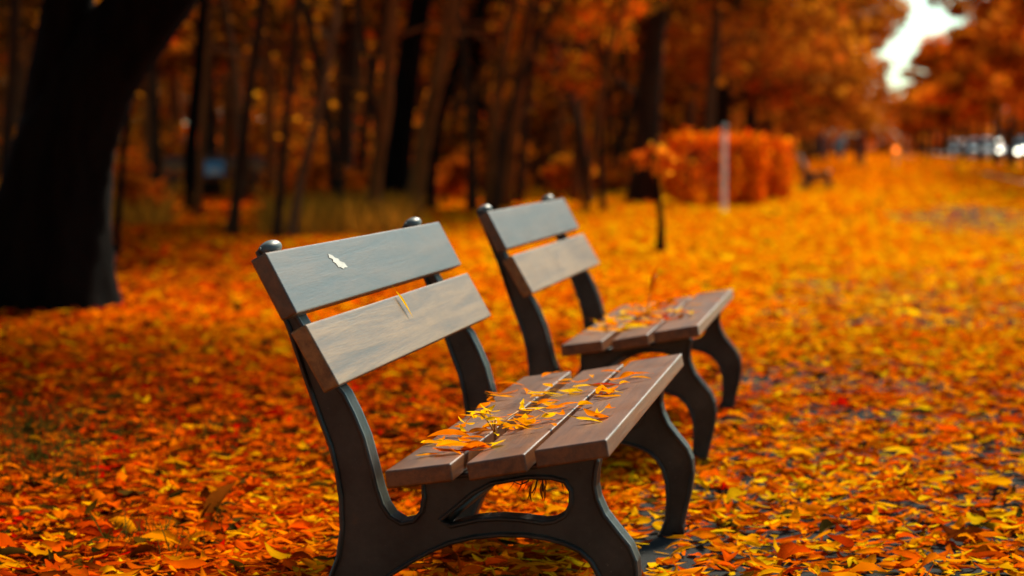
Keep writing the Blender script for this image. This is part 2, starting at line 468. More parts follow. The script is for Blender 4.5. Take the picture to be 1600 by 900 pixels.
def make_bench():
    root = empty("park_bench", (0, 0, 0))
    for i, (nm, a, b) in enumerate(SLATS):
        a = Vector((a[0], 0, a[1])); b = Vector((b[0], 0, b[1]))
        t = (b - a).normalized(); nn = Vector((-t.z, 0, t.x))
        if nn.x < 0 and i < 2: nn = -nn
        th = .034
        rot = Matrix((t, Vector((0, 1, 0)), t.cross(Vector((0, 1, 0))))).transposed()
        bm = bmesh.new()
        add_box(bm, (0, 0, 0), ((b - a).length, BL, th), rot, bev=.0045, seg=3)
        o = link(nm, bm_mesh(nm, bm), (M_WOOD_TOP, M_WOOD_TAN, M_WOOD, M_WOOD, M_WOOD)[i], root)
        o.location = (a + b) / 2 - nn * th / 2 + Vector((0, BL / 2, 0))
    fm = frame_mesh()
    for y in (CI, BL - CI):
        f = link("end_frame", fm, M_IRON, root, (0, y, 0))
        bm = bmesh.new()
        bmesh.ops.create_uvsphere(bm, u_segments=20, v_segments=12, radius=1)
        bmesh.ops.transform(bm, matrix=Matrix.Translation((-1.139, 0, .787)) @ Matrix.Rotation(R(-28), 4, 'Y') @ Matrix.Diagonal((.024, .036, .017, 1)), verts=bm.verts)
        link("knob", bm_mesh("knob", bm, True), M_KNOB, f)
    for y, s in ((CI, 1), (BL - CI, -1)):
        bm = bmesh.new()
        add_tube(bm, [(-.792, y, .270), (-.772, y + s * .02, .288), (-.70, y + s * .16, .345), (-.66, y + s * .24, .366)], [.013, .012, .011, .011], 10)
        link("brace", bm_mesh("brace", bm, True), M_IRON, root)
    for y in (CI, BL - CI):                # coach bolts, countersunk in the slats
        pass
    return root
Y1, Y2 = 4.391, 7.2426
bench = make_bench()
bench.location = (0, Y1, 0)
tag(bench, "nearest brown slatted bench with dark cast iron ends, in sharp focus", "bench", "slatted benches along the path")
bench2 = copy_tree(bench); bench2.location = (-.026, Y2, 0); bench2.rotation_euler = (0, 0, -.0014)
bench2['label'] = "second brown slatted bench, close behind the nearest bench"
bench3 = copy_tree(bench); bench3.location = (-.30, 52.5, 0); bench3.rotation_euler = (0, 0, -.02)
bench3['label'] = "far blurred bench past the hedge at the edge of the path"
p = gp(325, 313)
bench4 = copy_tree(bench); bench4.rotation_euler = (0, 0, R(-80)); bench4.location = (p[0] - .75, p[1] - .6, 0)
bench4['label'] = "dark blurred bench in the wood carrying a blue bag"
def scuff(par):
    # chipped varnish on the upper back slat of the near bench
    bm = bmesh.new()
    o = [c for c in bench.children if c.name.startswith("back_slat")][0]
    a, b = Vector((-1.102, 0, .7895)), Vector((-1.042, 0, .6764))
    t = (b - a).normalized(); nn = Vector((-t.z, 0, t.x)); nn = nn if nn.x > 0 else -nn
    pts = [(0.00, .026), (.016, .033), (.020, .041), (.034, .046), (.036, .055), (.052, .062), (.058, .078), (.040, .0765), (.034, .080), (.022, .071), (.016, .072), (.012, .058), (.004, .052), (.008, .044), (-.004, .038)]
    yo = .47
    vs = [bm.verts.new(a + t * (.03 + (q - .03) * .72) + nn * .0012 + Vector((0, yo + p * 1.9, 0)) - o.location + Vector((0, 0, 0))) for p, q in pts]
    f = bm.faces.new(vs)
    g = bmesh.ops.extrude_face_region(bm, geom=[f])
    bmesh.ops.translate(bm, vec=-nn * .0016, verts=[v for v in g['geom'] if isinstance(v, bmesh.types.BMVert)])
    bmesh.ops.triangulate(bm, faces=[f for f in bm.faces if len(f.verts) > 4])
    s = link("chipped_spot", bm_mesh("chipped_spot", bm), plain("bare_primer", (.40, .40, .37), .7, scale=60), o)
    s['label'] = "white chipped spot in the varnish"
scuff(bench)

# ---- leaves lying on the benches: each one a thing
def leaf_mesh(name, kind, col):
    L = 1.0
    secs = 9
    w = {'narrow': .26, 'broad': .46, 'sliver': .13}[kind]
    one = np.ones(1)
    V = leaf_local(1, secs, one * L, one * w, one * random.uniform(-.1, .35), one * random.uniform(.1, .6), one * random.uniform(-1, 1))[0]
    Q = strip_quads(1, secs)
    # stalk
    k = len(V); st = []
    mid0 = V[1]
    for i in range(4):
        q = mid0 + np.array([-.09 * i, .02 * i * i * random.uniform(-1, 1), .01 * i])
        st += [q + np.array([0, -.008, 0]), q + np.array([0, .008, 0])]
    V = np.vstack([V, st])
    Q = np.vstack([Q, [(k + 2 * i, k + 2 * i + 1, k + 2 * i + 3, k + 2 * i + 2) for i in range(3)]])
    V[:, 2] -= np.percentile(V[:, 2], 12)
    c = np.tile(np.array(col), (len(V), 1))
    c[1:secs * 3:3] *= 1.15
    c *= (.85 + .3 * rng.random(len(V)))[:, None]
    return np_mesh(name, V, Q, c.clip(0, .95), True)
LCOL = dict(yellow=(.92, .47, .003), amber=(.9, .31, .001), orange=(.85, .19, .001), red=(.55, .03, .002), brown=(.28, .07, .004))
LM = {(k, c): [leaf_mesh("leaf_" + k, k, LCOL[c]) for _ in range(3)] for k in ('narrow', 'broad', 'sliver') for c in LCOL}
def put_leaf(kind, col, pos, size, yaw, pitch, roll, label, group=None):
    o = link("fallen_leaf", random.choice(LM[(kind, col)]), M_LEAF)
    o.location = pos; o.scale = (size, size, size)
    o.rotation_euler = (roll, pitch, yaw)
    return tag(o, label, "leaf", group)
SEAT = {i: (Vector((a[0], 0, a[1])), Vector((b[0], 0, b[1]))) for i, (n, a, b) in enumerate(SLATS)}
def seat_z(x):
    for i in (2, 3, 4):
        a, b = SEAT[i]
        if a.x - .012 <= x <= b.x + .012: return a.z + (b.z - a.z) * (x - a.x) / (b.x - a.x)
    return .40
TILT = -math.atan2(.45 - .3833, -.463 + .878)
def seat_leaves(bx, by, n, dist, which, group, big=1.0):
    random.seed(41 + n)
    for k in range(n):
        x, y = dist(k)
        x = min(max(x, -.862), -.485)
        kind = random.choices(('narrow', 'broad', 'sliver'), (5, 1.1, 3.2))[0]
        col = random.choices(('yellow', 'amber', 'orange', 'red', 'brown'), (2.5, 4.5, 4, .6, .7))[0]
        stack = .003 + .012 * random.random() ** 2
        words = {'narrow': 'narrow', 'broad': 'broad', 'sliver': 'curled thin'}[kind]
        put_leaf(kind, col, (bx + x, by + y, seat_z(x) + stack), random.uniform(.046, .086) * big, random.uniform(0, 6.28),
                 random.gauss(0, .07), random.gauss(0, .16), f"{words} {col} fallen leaf among others {which}", group)
def d1(k):
    if k < 52:   # drift towards the far half of the rear slats
        return random.gauss(-.72, .085), random.triangular(.15, 1.84, 1.2)
    if k < 74:
        return random.uniform(-.63, -.50), random.uniform(.35, 1.30)
    return random.gauss(-.77, .05), random.uniform(.15, .65)
seat_leaves(0, Y1, 98, d1, "scattered on the seat of the nearest bench", "leaves lying on the nearest bench")
seat_leaves(-.026, Y2, 84, lambda k: (random.gauss(-.72, .08) if k < 62 else random.uniform(-.85, -.52), random.uniform(.35, 1.75)), "lying on the seat of the second bench", "leaves lying on the second bench", 1.25)
def back_pt(u, v, Yb):                     # point on the face of the lower back slat under a picture point
    a, b = Vector((-1.0265, 0, .6557)), Vector((-.9625, 0, .543))
    t = (b - a).normalized(); nn = Vector((-t.z, 0, t.x)); nn = nn if nn.x > 0 else -nn
    d = Vector(ray(u, v)); o = Vector((0, 0, CAM_H))
    s = (Vector((a.x, 0, a.z)) - o).dot(nn) / d.dot(nn)
    return o + d * s + nn * .006
q = back_pt(628, 478, Y1)
o = put_leaf('narrow', 'yellow', q, .07, 0, 0, 0, "thin yellow leaf stuck upright on the lower back slat of the nearest bench", None)
_z = Vector((.869, 0, .494)); _x = Vector((.47, .30, -.83)).normalized(); _x = (_x - _z * _x.dot(_z)).normalized(); _y = _z.cross(_x)
o.rotation_euler = Matrix((_x, _y, _z)).transposed().to_euler()
# compound leaf on its stalk, standing a little proud of the seat
def sprig(name, base, dirs, mat, label, cat, col, leafsize, hang=False):
    root = empty(name, base)
    bm = bmesh.new()
    ends = []
    for d in dirs:
        pts = [Vector((0, 0, 0)) + Vector(d) * t + Vector((0, 0, (-.03 if hang else .03) * math.sin(t * 3.1))) for t in (0, .25, .5, .75, 1)]
        add_tube(bm, pts, [.0022, .002, .0018, .0014, .001], 5)
        ends.append((pts, Vector(d)))
    link("stalk", bm_mesh("stalk", bm, True), mat, root)
    for pts, d in ends:
        for p_, s in ((pts[2], 1), (pts[3], -1), (pts[4], 0)):
            o = link("leaflet", random.choice(LM[('narrow' if not hang else 'sliver', col)]), M_LEAF, root)
            o.location = p_
            ya = math.atan2(d.y, d.x) + s * .7
            pit = -math.atan2(d.z - (.06 if hang else 0), math.hypot(d.x, d.y) + 1e-6)
            o.rotation_euler = (random.uniform(-.6, .6), pit, ya)
            o.scale = (leafsize,) * 3
    return tag(root, label, cat)
M_STALK = plain("leaf_stalk", (.55, .22, .02), .6)
M_TWIG = plain("dry_twig", (.04, .015, .006), .8)
sprig("leaf_sprig", (-.735, Y1 + .42, seat_z(-.735) + .01), [(.09, .17, .018), (-.04, .12, .015), (.02, -.10, .006), (-.07, .06, .01)], M_STALK,
      "forked yellow leaf sprig arching over the gap between the rear seat slats", "sprig", 'yellow', .056)
sprig("leaf_sprig", (-.72, Y2 + .85, seat_z(-.72) + .01), [(.03, .05, .14), (.08, .0, .04), (-.07, .04, .02)], M_STALK,
      "orange leaf sprig sticking upright from the seat of the second bench", "sprig", 'orange', .07)
sprig("withered_twig", (-.655, Y1 + .55, .352), [(-.03, .02, -.085), (.05, .0, -.05), (.0, .02, -.08), (.07, .03, -.045), (-.06, .0, -.06)], M_TWIG,
      "dark withered twig hanging below the seat slats of the nearest bench", "twig", 'brown', .045, True)

q = gp(345, 812)
o = put_leaf('broad', 'brown', (q[0], q[1], .045), .13, .4, -.9, .5, "large dark curled leaf standing up from the litter left of the nearest bench")
def tufts():
    V = []
    for u, v, n, r in ((25, 690, 190, .14), (70, 722, 150, .12), (15, 735, 160, .12), (110, 760, 60, .1), (230, 858, 60, .1), (55, 665, 70, .1), (300, 690, 40, .12), (180, 640, 40, .1)):
        c = gp(u, v)
        for k in range(n):
            x, y = c[0] + rng.normal(0, r), c[1] + rng.normal(0, r)
            a = rng.uniform(0, 6.28); h = rng.uniform(.04, .10); w = .0022; l = rng.normal(0, .03, 2)
            dx, dy = math.cos(a) * w, math.sin(a) * w
            V += [(x - dx, y - dy, 0), (x + dx, y + dy, 0), (x + dx * .3 + l[0], y + dy * .3 + l[1], h), (x - dx * .3 + l[0], y - dy * .3 + l[1], h)]
    n = len(V) // 4
    c = np.array([(.05, .055, .008), (.03, .045, .006), (.09, .075, .012)])[rng.integers(0, 3, n)]
    tag(link("grass_tufts", np_mesh("grass_tufts", V, np.arange(n * 4).reshape(n, 4), np.repeat(c, 4, 0)), M_LEAF), "short green grass poking through the leaves at the left", "grass", None, 'stuff')
tufts()

# ------------------------------------------------------------------ trees
def crown_leaves(centres, radii, n, size, pal, flat=.7, wts=None):
    centres = np.asarray(centres, float); radii = np.asarray(radii, float)
    k = rng.choice(len(centres), n, p=wts)
    u = rng.normal(size=(n, 3)); u /= np.linalg.norm(u, axis=1)[:, None]
    r = rng.random(n) ** .45
    P = centres[k] + u * (r * radii[k])[:, None] * np.array([1, 1, flat])
    P[:, 2] = np.maximum(P[:, 2], .05)
    s = size * rng.uniform(.6, 1.4, n)
    V = np.zeros((n, 4, 3))
    V[:, 0, 0] = -.5; V[:, 2, 0] = .5
    V[:, 1, 1] = -.32; V[:, 3, 1] = .32; V[:, 1, 2] = V[:, 3, 2] = .1
    V *= s[:, None, None]
    M = rot_mats(n, rng.uniform(0, 6.283, n), rng.normal(0, .6, n), rng.normal(0, .7, n))
    V = np.einsum('nij,nkj->nki', M, V) + P[:, None, :]
    tone = rng.uniform(.55, 1.25, len(centres))[k]
    pi = (rng.integers(0, len(pal), len(centres))[k] + (rng.random(n) < .55) * rng.integers(0, len(pal), n)) % len(pal)
    c = np.asarray(pal)[pi] * tone[:, None] * rng.uniform(.7, 1.2, n)[:, None]
    Q = np.arange(n * 4).reshape(n, 4)
    return V.reshape(-1, 3), Q, np.repeat(c.clip(0, .95), 4, 0)
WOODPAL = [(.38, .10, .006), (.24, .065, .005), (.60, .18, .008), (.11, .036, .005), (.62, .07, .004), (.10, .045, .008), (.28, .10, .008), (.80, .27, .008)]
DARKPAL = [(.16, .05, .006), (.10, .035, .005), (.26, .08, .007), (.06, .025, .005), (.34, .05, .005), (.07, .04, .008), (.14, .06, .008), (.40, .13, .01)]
BRIGHTPAL = [(.80, .24, .008), (.70, .14, .006), (.85, .34, .012), (.75, .10, .006), (.55, .10, .006), (.80, .28, .01)]
AVEPAL2 = [(.72, .19, .006), (.55, .12, .005), (.80, .27, .008), (.38, .08, .006), (.62, .10, .004), (.30, .09, .008)]
AVEPAL = [(.55, .15, .008), (.42, .10, .007), (.62, .21, .010), (.30, .075, .008), (.5, .09, .006), (.24, .085, .012)]
def grow_tree(name, trunk_pts, r0, mat, crown, label, cat="tree", group=None, pal=WOODPAL, limbs=5, leaf=.17, nleaf=2500, flare=1.5, extra_limbs=()):
    """trunk_pts in world coordinates from the ground up; crown = (zlow, zhigh, radius)"""
    low = 0 if name != 'woodland_tree' else 3
    T = spline(trunk_pts, 5)
    base = Vector((T[0][0], T[0][1], 0))
    root = empty(name, base)
    T = T - np.array(base)
    n = len(T)
    z = T[:, 2]; top = z[-1]
    rad = r0 * (1 - .78 * (z / top).clip(0, 1)) + r0 * (flare - 1) * np.exp(-z / (r0 * 2.2))
    rad *= 1 + .035 * np.sin(z * 2.1 + r0 * 50)
    bm = bmesh.new()
    add_tube(bm, T, rad, 44 if r0 > .3 else 22 if r0 > .2 else 9, True, .05, .035 if r0 > .3 else 0)
    tips = []
    zl, zh, cr = crown
    for q in extra_limbs:
        S = spline(q[0], 5) - np.array(base)
        add_tube(bm, S, np.linspace(q[1], q[1] * .3, len(S)), 10, True, .1)
        tips.append(S[-1])
    for k in range(low):               # thin low branches
        i = int(np.clip(np.searchsorted(z, random.uniform(.9, 3.2)), 1, n - 2))
        a = random.uniform(0, 6.283); L = random.uniform(.5, 1.5)
        e = T[i] + np.array([math.cos(a) * L, math.sin(a) * L, L * random.uniform(.1, 1.1)])
        S = spline([T[i], (T[i] + e) / 2 + np.array([0, 0, .12]), e], 4)
        r = min(.03, rad[i] * .4)
        add_tube(bm, S, np.linspace(r, r * .3, len(S)), 5, True, .1)
    for k in range(limbs):
        i = int(np.clip(np.searchsorted(z, zl * .8 + (top - zl * .8) * random.random()), 1, n - 2))
        a = random.uniform(0, 6.283); L = cr * random.uniform(.6, 1.05)
        p0 = T[i]; e = p0 + np.array([math.cos(a) * L, math.sin(a) * L, L * random.uniform(-.1, .7)])
        m = (p0 + e) / 2 + np.array([0, 0, L * .12])
        S = spline([p0, m, e], 4)
        r = rad[i] * .5
        add_tube(bm, S, np.linspace(r, r * .2, len(S)), 6, True, .1)
        tips += [m, e]
    link("trunk", bm_mesh("trunk", bm, True), mat, root)
    cx, cy = T[-1][0], T[-1][1]
    cs = [np.array(t) for t in tips]
    while len(cs) < 26:
        u = np.array([random.gauss(0, 1), random.gauss(0, 1), random.gauss(0, 1)]); u /= np.linalg.norm(u)
        rr = random.random() ** .4
        f = random.random()
        zc = zl + (zh - zl) * f
        j = int(np.clip(np.searchsorted(z, zc), 0, n - 1))
        w = math.sin(math.pi * (.18 + .74 * f)) ** .6
        cs.append(np.array([T[j][0] + u[0] * cr * rr * w, T[j][1] + u[1] * cr * rr * w, zc]))
    V, Q, c = crown_leaves(cs, [cr * random.uniform(.18, .42) for _ in cs], nleaf, leaf, pal)
    link("crown", np_mesh("crown", V, Q, c), M_CROWN, root)
    return tag(root, label, cat, group)
def pixtree(pts, wpx, Y=None, **kw):
    """trunk traced at one distance: (u, v) points from the foot up"""
    if Y is None: Y = gp(*pts[0])[1]
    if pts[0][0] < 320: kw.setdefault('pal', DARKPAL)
    P = [at(u, v, Y) for u, v in pts]
    P[0][2] = 0
    d = (P[-1] - P[0]) / max(P[-1][2] - P[0][2], .1)
    H = kw.pop('H', 9.0)
    P += [P[-1] + d * (H - P[-1][2]) * .5 * np.array([.8, .8, 1]), P[-1] + d * (H - P[-1][2]) * np.array([.6, .6, 1])]
    return grow_tree(kw.pop('name', 'woodland_tree'), P, wpx / 2 / FPX * Y, kw.pop('mat', M_BARK_DARK), kw.pop('crown', (H * .42, H, 2.4)), **kw)

# the black leaning tree
Yb = gp(60, 487)[1]
lean = [at(62, 487, Yb), at(72, 400, Yb), at(82, 330, Yb), at(98, 245, Yb), at(122, 175, Yb), at(160, 100, Yb), at(212, 35, Yb), at(262, -30, Yb), at(330, -140, Yb) + np.array([0, .2, 0]), at(420, -330, Yb) + np.array([0, .5, 0]), at(470, -560, Yb) + np.array([0, .6, 0])]
lean[0][2] = 0
up = [at(95, 235, Yb), at(92, 150, Yb), at(100, 60, Yb), at(112, -60, Yb), at(120, -300, Yb), at(90, -640, Yb)]
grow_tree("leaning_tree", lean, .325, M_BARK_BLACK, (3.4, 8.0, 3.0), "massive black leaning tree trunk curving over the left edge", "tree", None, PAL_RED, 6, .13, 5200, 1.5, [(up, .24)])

G = "trees standing in the wood"
pixtree([(432, 376), (441, 260), (452, 140), (465, 0)], 14, label="slender dark straight tree left of the nearest bench back", group=G)
pixtree([(455, 374), (470, 285), (494, 190), (512, 100), (528, 0)], 15, mat=M_BARK_PALE, label="slender pale tree bending right, beside the slender dark straight tree", group=G)
pixtree([(582, 357), (590, 260), (604, 165), (606, 80), (616, -10)], 23, mat=M_BARK_WARM, label="pale brown straight tree just left of the forked dark trunk", group=G)
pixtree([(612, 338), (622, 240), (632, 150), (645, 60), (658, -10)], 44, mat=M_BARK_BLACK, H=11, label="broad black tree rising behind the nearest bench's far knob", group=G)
pixtree([(641, 341), (655, 270), (670, 190), (690, 100), (708, 10)], 28, mat=M_BARK_WARM, label="brown tree leaning right against the broad black tree", group=G)
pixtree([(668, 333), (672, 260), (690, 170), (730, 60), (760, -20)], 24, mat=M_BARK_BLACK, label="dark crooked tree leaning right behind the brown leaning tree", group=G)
pixtree([(843, 297), (849, 230), (858, 165), (873, 65), (890, -5)], 20, mat=M_BARK_WARM, label="tall dark tree leaning right above the second bench back", group=G)
pixtree([(822, 299), (800, 262), (778, 215), (752, 160), (735, 100)], 11, mat=M_BARK_BLACK, label="thin black tree leaning left beside the tall dark tree", group=G, H=6)
pixtree([(862, 298), (866, 230), (874, 150), (884, 60)], 13, mat=M_BARK_PALE, label="thin pale tree close on the right of the tall dark tree", group=G)
pixtree([(1003, 321), (1008, 250), (1014, 150), (1024, 40), (1030, -10)], 40, label="stout dark tree with flared foot left of the orange hedge", group=G, H=11)
pixtree([(1100, 300), (1106, 210), (1113, 120), (1120, 20)], 22, mat=M_BARK_PALE, label="pale trunk rising just behind the orange hedge", group=G)
pixtree([(362, 372), (374, 270), (392, 130), (410, 0)], 18, mat=M_BARK_DARK, label="dark tree rising beside the bench with the blue bag", group=G)
pixtree([(183, 402), (184, 350), (190, 280), (200, 180), (215, 60)], 11, mat=M_BARK_BLACK, label="thin black tree close on the right of the leaning tree", group=G)
pixtree([(300, 330), (298, 240), (306, 150), (315, 40)], 22, mat=M_BARK_BLACK, label="dark straight tree behind the bench with the blue bag", group=G)
pixtree([(735, 300), (738, 230), (742, 150), (750, 30)], 26, mat=M_BARK_BLACK, label="black tree standing between the leaning trees", group=G)
pixtree([(950, 302), (966, 240), (985, 180), (1010, 90)], 14, mat=M_BARK_DARK, label="thin tree leaning right left of the stout dark tree", group=G)
pixtree([(528, 352), (535, 260), (548, 160), (556, 40)], 10, mat=M_BARK_DARK, label="thin dark tree between two pale slender trees", group=G)
pixtree([(10, 400), (8, 300), (14, 180), (22, 60)], 20, mat=M_BARK_DARK, label="dark tree half hidden behind the leaning tree at the left edge", group=G)
# deeper wood: upright trees that nothing tells apart
random.seed(5)
placed = []
tries = 0
while len(placed) < 64 and tries < 4000:
    tries += 1
    Y = random.uniform(36, 88)
    u = random.uniform(-40, 1180)
    x = (u - 1350) / 3778 * Y
    if x > -4.2 or (x > -8.5 and 40 < Y < 57) or any((x - a) ** 2 + (Y - b) ** 2 < 2.6 ** 2 for a, b in placed): continue
    placed.append((x, Y))
for x, Y in placed:
    H = random.uniform(7.5, 11)
    lx, ly = random.gauss(.2, 1.3), random.gauss(0, .5)
    grow_tree("woodland_tree", [(x, Y, 0), (x + lx * .2, Y, H * .3), (x + lx * .6, Y + ly * .5, H * .65), (x + lx, Y + ly, H)], random.uniform(.06, .2),
              random.choice((M_BARK_DARK, M_BARK_WARM, M_BARK_WARM, M_BARK_PALE)), ((random.uniform(2.4, 3.6) if Y < 56 else random.uniform(1.2, 3.4)), H, random.uniform(2.0, 3.0)),
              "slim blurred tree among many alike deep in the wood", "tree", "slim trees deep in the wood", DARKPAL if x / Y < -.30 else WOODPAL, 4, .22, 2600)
for k in range(26):
    Y = random.uniform(31, 52); u = random.uniform(215, 985); x = (u - 1350) / 3778 * Y
    H = random.uniform(6, 9); lx = random.gauss(.3, 1.0)
    grow_tree("woodland_tree", [(x, Y, 0), (x + lx * .15, Y, H * .25), (x + lx * .6 + random.gauss(0, .15), Y, H * .6), (x + lx, Y, H)], random.uniform(.035, .085),
              random.choice((M_BARK_WARM, M_BARK_WARM, M_BARK_DARK)), (3.8, H, 1.3), "thin warm brown stem standing among the other trees", "tree", "thin stems between the larger trees", WOODPAL, 3, .15, 450)
# bright crown spilling over the stout tree, and shrubs on the wood's edge
def shrub(name, c, r, h, n, pal, leaf, label, group, stems=5):
    root = empty(name, (c[0], c[1], 0))
    bm = bmesh.new(); cs = []
    for k in range(stems):
        a = random.uniform(0, 6.28); l = r * random.uniform(.3, .9)
        e = (math.cos(a) * l, math.sin(a) * l, h * random.uniform(.5, .95))
        add_tube(bm, [(0, 0, -.03), (e[0] * .4, e[1] * .4, e[2] * .5), e], [.02, .014, .006], 6)
        cs += [np.array(e), np.array((e[0] * .6, e[1] * .6, e[2] * .6))]
    link("stem", bm_mesh("stem", bm, True), M_BARK_DARK, root)
    V, Q, cc = crown_leaves(cs, [r * random.uniform(.3, .5) for _ in cs], n, leaf, pal)
    link("foliage", np_mesh("foliage", V, Q, cc), M_CROWN, root)
    return tag(root, label, "shrub", group)
p = at(893, 300, 42); shrub("shrub", (p[0], 42), .5, .82, 2000, BRIGHTPAL + [(.88, .13, .003), (.9, .28, .006)], .095, "bright orange red shrub behind the second bench back", None)
for u, v, h in ((455, 340, .7), (545, 333, .8), (690, 322, .7), (765, 314, .9), (205, 350, .8), (960, 306, .7)):
    p = gp(u, v)
    shrub("shrub", p, h * .8, h, 900, [(.60, .10, .004), (.45, .07, .004), (.70, .17, .005), (.25, .06, .005)], .10, "knee high rust red shrub along the edge of the wood", "rust red shrubs along the wood edge")
for u, v in ((120, 330), (500, 318), (700, 305), (760, 296), (930, 300), (985, 296), (560, 316), (820, 290), (215, 296), (255, 292), (300, 289), (345, 291), (395, 288), (440, 292)):
    p = gp(u, v)
    shrub("shrub", p, random.uniform(.8, 1.5), random.uniform(.9, 2.2), 1300, WOODPAL + [(.5, .09, .004), (.66, .16, .005)], .14, "low reddish brown shrub on the shaded floor of the wood", "brown shrubs on the wood floor")
grow_tree("maple_tree", [(-3.75, 35, 0), (-3.8, 35, 1.4), (-3.65, 34.9, 2.6), (-3.6, 34.8, 3.9)], .045, M_BARK_DARK, (1.75, 4.2, .95), "bright orange leaved young tree above and left of the hedge", "tree", None, BRIGHTPAL + WOODPAL[2:5] + [(.85, .12, .003), (.9, .30, .008), (.88, .2, .005)], 14, .10, 1700)
grow_tree("maple_tree", [(-7.2, 47, 0), (-7.1, 47, 2.2), (-7.0, 46.6, 4.5), (-7.1, 46.2, 6.5)], .10, M_BARK_DARK, (2.6, 6.8, 1.9), "orange leaved tree between the leaning trees in the middle of the wood", "tree", None, BRIGHTPAL, 7, .13, 2600)

# ---- avenue, left side (overhanging the path) and right side
random.seed(23); rng = np.random.default_rng(23)
for k, Y in enumerate((58, 67, 77, 88, 100, 114, 130, 150, 175, 205, 240, 285)):
    x = -3.6 + random.uniform(-.5, .3)
    grow_tree("avenue_tree", [(x, Y, 0), (x + .05, Y, 2.5), (x + .5, Y, 5.5), (x + 1.1, Y, 10)], .22, M_BARK_DARK, (2.0, 11.5, 4.75),
              "dark overhanging tree of the row along the wooded side of the path", "tree", "tree row on the wooded side", AVEPAL, 8, .26 + Y * .0008, 5200)
for k, Y in enumerate((46, 54, 62, 70.5, 79, 88, 100, 112, 126, 141, 158, 173, 191, 212, 238, 268, 305)):
    x = 5.9 + random.uniform(-.06, .06)
    grow_tree("avenue_tree", [(x, Y, 0), (x, Y, 2), (x + .05, Y, 4.5), (x, Y, 7.4)], .16, M_BARK_DARK, (2.6, 7.4, 2.45),
              "orange leaved tree in the straight row along the street", "tree", "tree row along the street", AVEPAL2, 7, .24 + Y * .0008, 4600)
for k, (x, Y, H) in enumerate(((-12, 330, 12), (-5, 345, 10), (2, 350, 8), (8, 340, 9), (15, 350, 9), (23, 345, 10), (-20, 340, 12), (31, 350, 10))):
    grow_tree("avenue_tree", [(x, Y, 0), (x, Y, 2), (x, Y, 5), (x, Y, H)], .25, M_BARK_DARK, (1.2, H, 4.5), "hazy orange tree closing the far end of the path", "tree", "trees at the far end of the path", BRIGHTPAL, 5, .6, 2200)

# ---- unseen wood left of and behind the photographer, trees added to block sky light
random.seed(11)
for x, Y, H in ((-5.2, 6.5, 9), (-6.4, 10.5, 10), (-8.6, 3.5, 10), (-9.5, 14, 10), (-11, 8.5, 11), (-5.6, -1.5, 9), (-8.4, -6, 10), (-3.0, -8, 9), (1.5, -10.5, 10), (5.5, -8.5, 9), (-12, 22, 11), (-14.5, 15, 11), (-12.5, -1, 10), (9, -4.5, 9), (-6, -13, 11), (-.5, -6.5, 10), (3.5, -6.5, 11), (-4.5, -5, 11), (1, -14, 13), (-2.5, -14, 13), (5, -13, 13), (7.5, -7.5, 11), (-9, -11, 12)):
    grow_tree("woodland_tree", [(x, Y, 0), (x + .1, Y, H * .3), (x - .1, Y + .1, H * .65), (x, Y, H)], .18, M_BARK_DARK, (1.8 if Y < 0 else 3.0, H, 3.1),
              "tall tree of the wood beside the photographer, unseen, added to block sky light", "tree", "trees around the photographer", DARKPAL, 6, .26, 3600)

# ---- far wood that reads as one mass
def far_wood():
    n = 76000
    x = rng.uniform(-100, -7, n); Y = rng.uniform(92, 135, n)
    z = rng.random(n) ** .85 * 15
    s = vnoise(x, z * 1.7 + Y * .2, 2.4, 9)
    P = np.stack([x, Y, z], 1)
    u, v = pix(P)
    hole = (np.hypot((u - 405) / 15, (v - 207) / 26) < 1) | (np.hypot((u - 24) / 12, (v - 130) / 30) < 1)
    P = P[~hole]
    m = 26000                       # the same wood further on, along the path and across its end
    Y2_ = rng.uniform(135, 330, m); x2 = rng.uniform(-60, -5.2, m); z2 = rng.random(m) ** 1.2 * 11
    m3 = 17000
    Y3 = rng.uniform(362, 372, m3); x3 = rng.uniform(-30, 34, m3); z3 = rng.random(m3) ** 1.2 * 6.0
    P = np.vstack([P, np.stack([x2, Y2_, z2], 1), np.stack([x3, Y3, z3], 1)]); n = len(P)
    V, Q, c = crown_leaves(P, np.full(n, .3), n, .75, DARKPAL + WOODPAL)
    tag(link("far_wood", np_mesh("far_wood", V, Q, c), M_CROWN), "dense brown autumn wood closing the view behind the trees", "wood", None, 'stuff')
far_wood()
# dry grass and saplings on the wood floor
def undergrowth():
    n = 36000
    u = rng.uniform(-60, 640, n); Y = rng.uniform(25, 52, n)
    x = (u - 1350) / 3778 * Y
    keep = (vnoise(x, Y, 1.6, 12) > .42) & ~((u > 240) & (u < 400) & (Y < 45))
    x, Y = x[keep], Y[keep]; n = len(x)
    h = rng.uniform(.12, .42, n); w = rng.uniform(.006, .016, n); a = rng.uniform(0, 6.28, n)
    dx, dy = np.cos(a), np.sin(a); l = rng.normal(0, .12, (n, 2))
    V = np.zeros((n, 4, 3))
    V[:, 0] = np.stack([x - dx * w, Y - dy * w, 0 * x], 1); V[:, 1] = np.stack([x + dx * w, Y + dy * w, 0 * x], 1)
    V[:, 2] = np.stack([x + dx * w * .3 + l[:, 0], Y + dy * w * .3 + l[:, 1], h], 1); V[:, 3] = np.stack([x - dx * w * .3 + l[:, 0], Y - dy * w * .3 + l[:, 1], h], 1)
    c = np.array([(.30, .12, .01), (.18, .075, .008), (.42, .15, .01)])[rng.integers(0, 3, n)]
    tag(link("dry_grass", np_mesh("dry_grass", V.reshape(-1, 3), np.arange(n * 4).reshape(n, 4), np.repeat(c, 4, 0)), M_CROWN), "thin dry grass on the floor of the wood", "grass", None, 'stuff')
undergrowth()

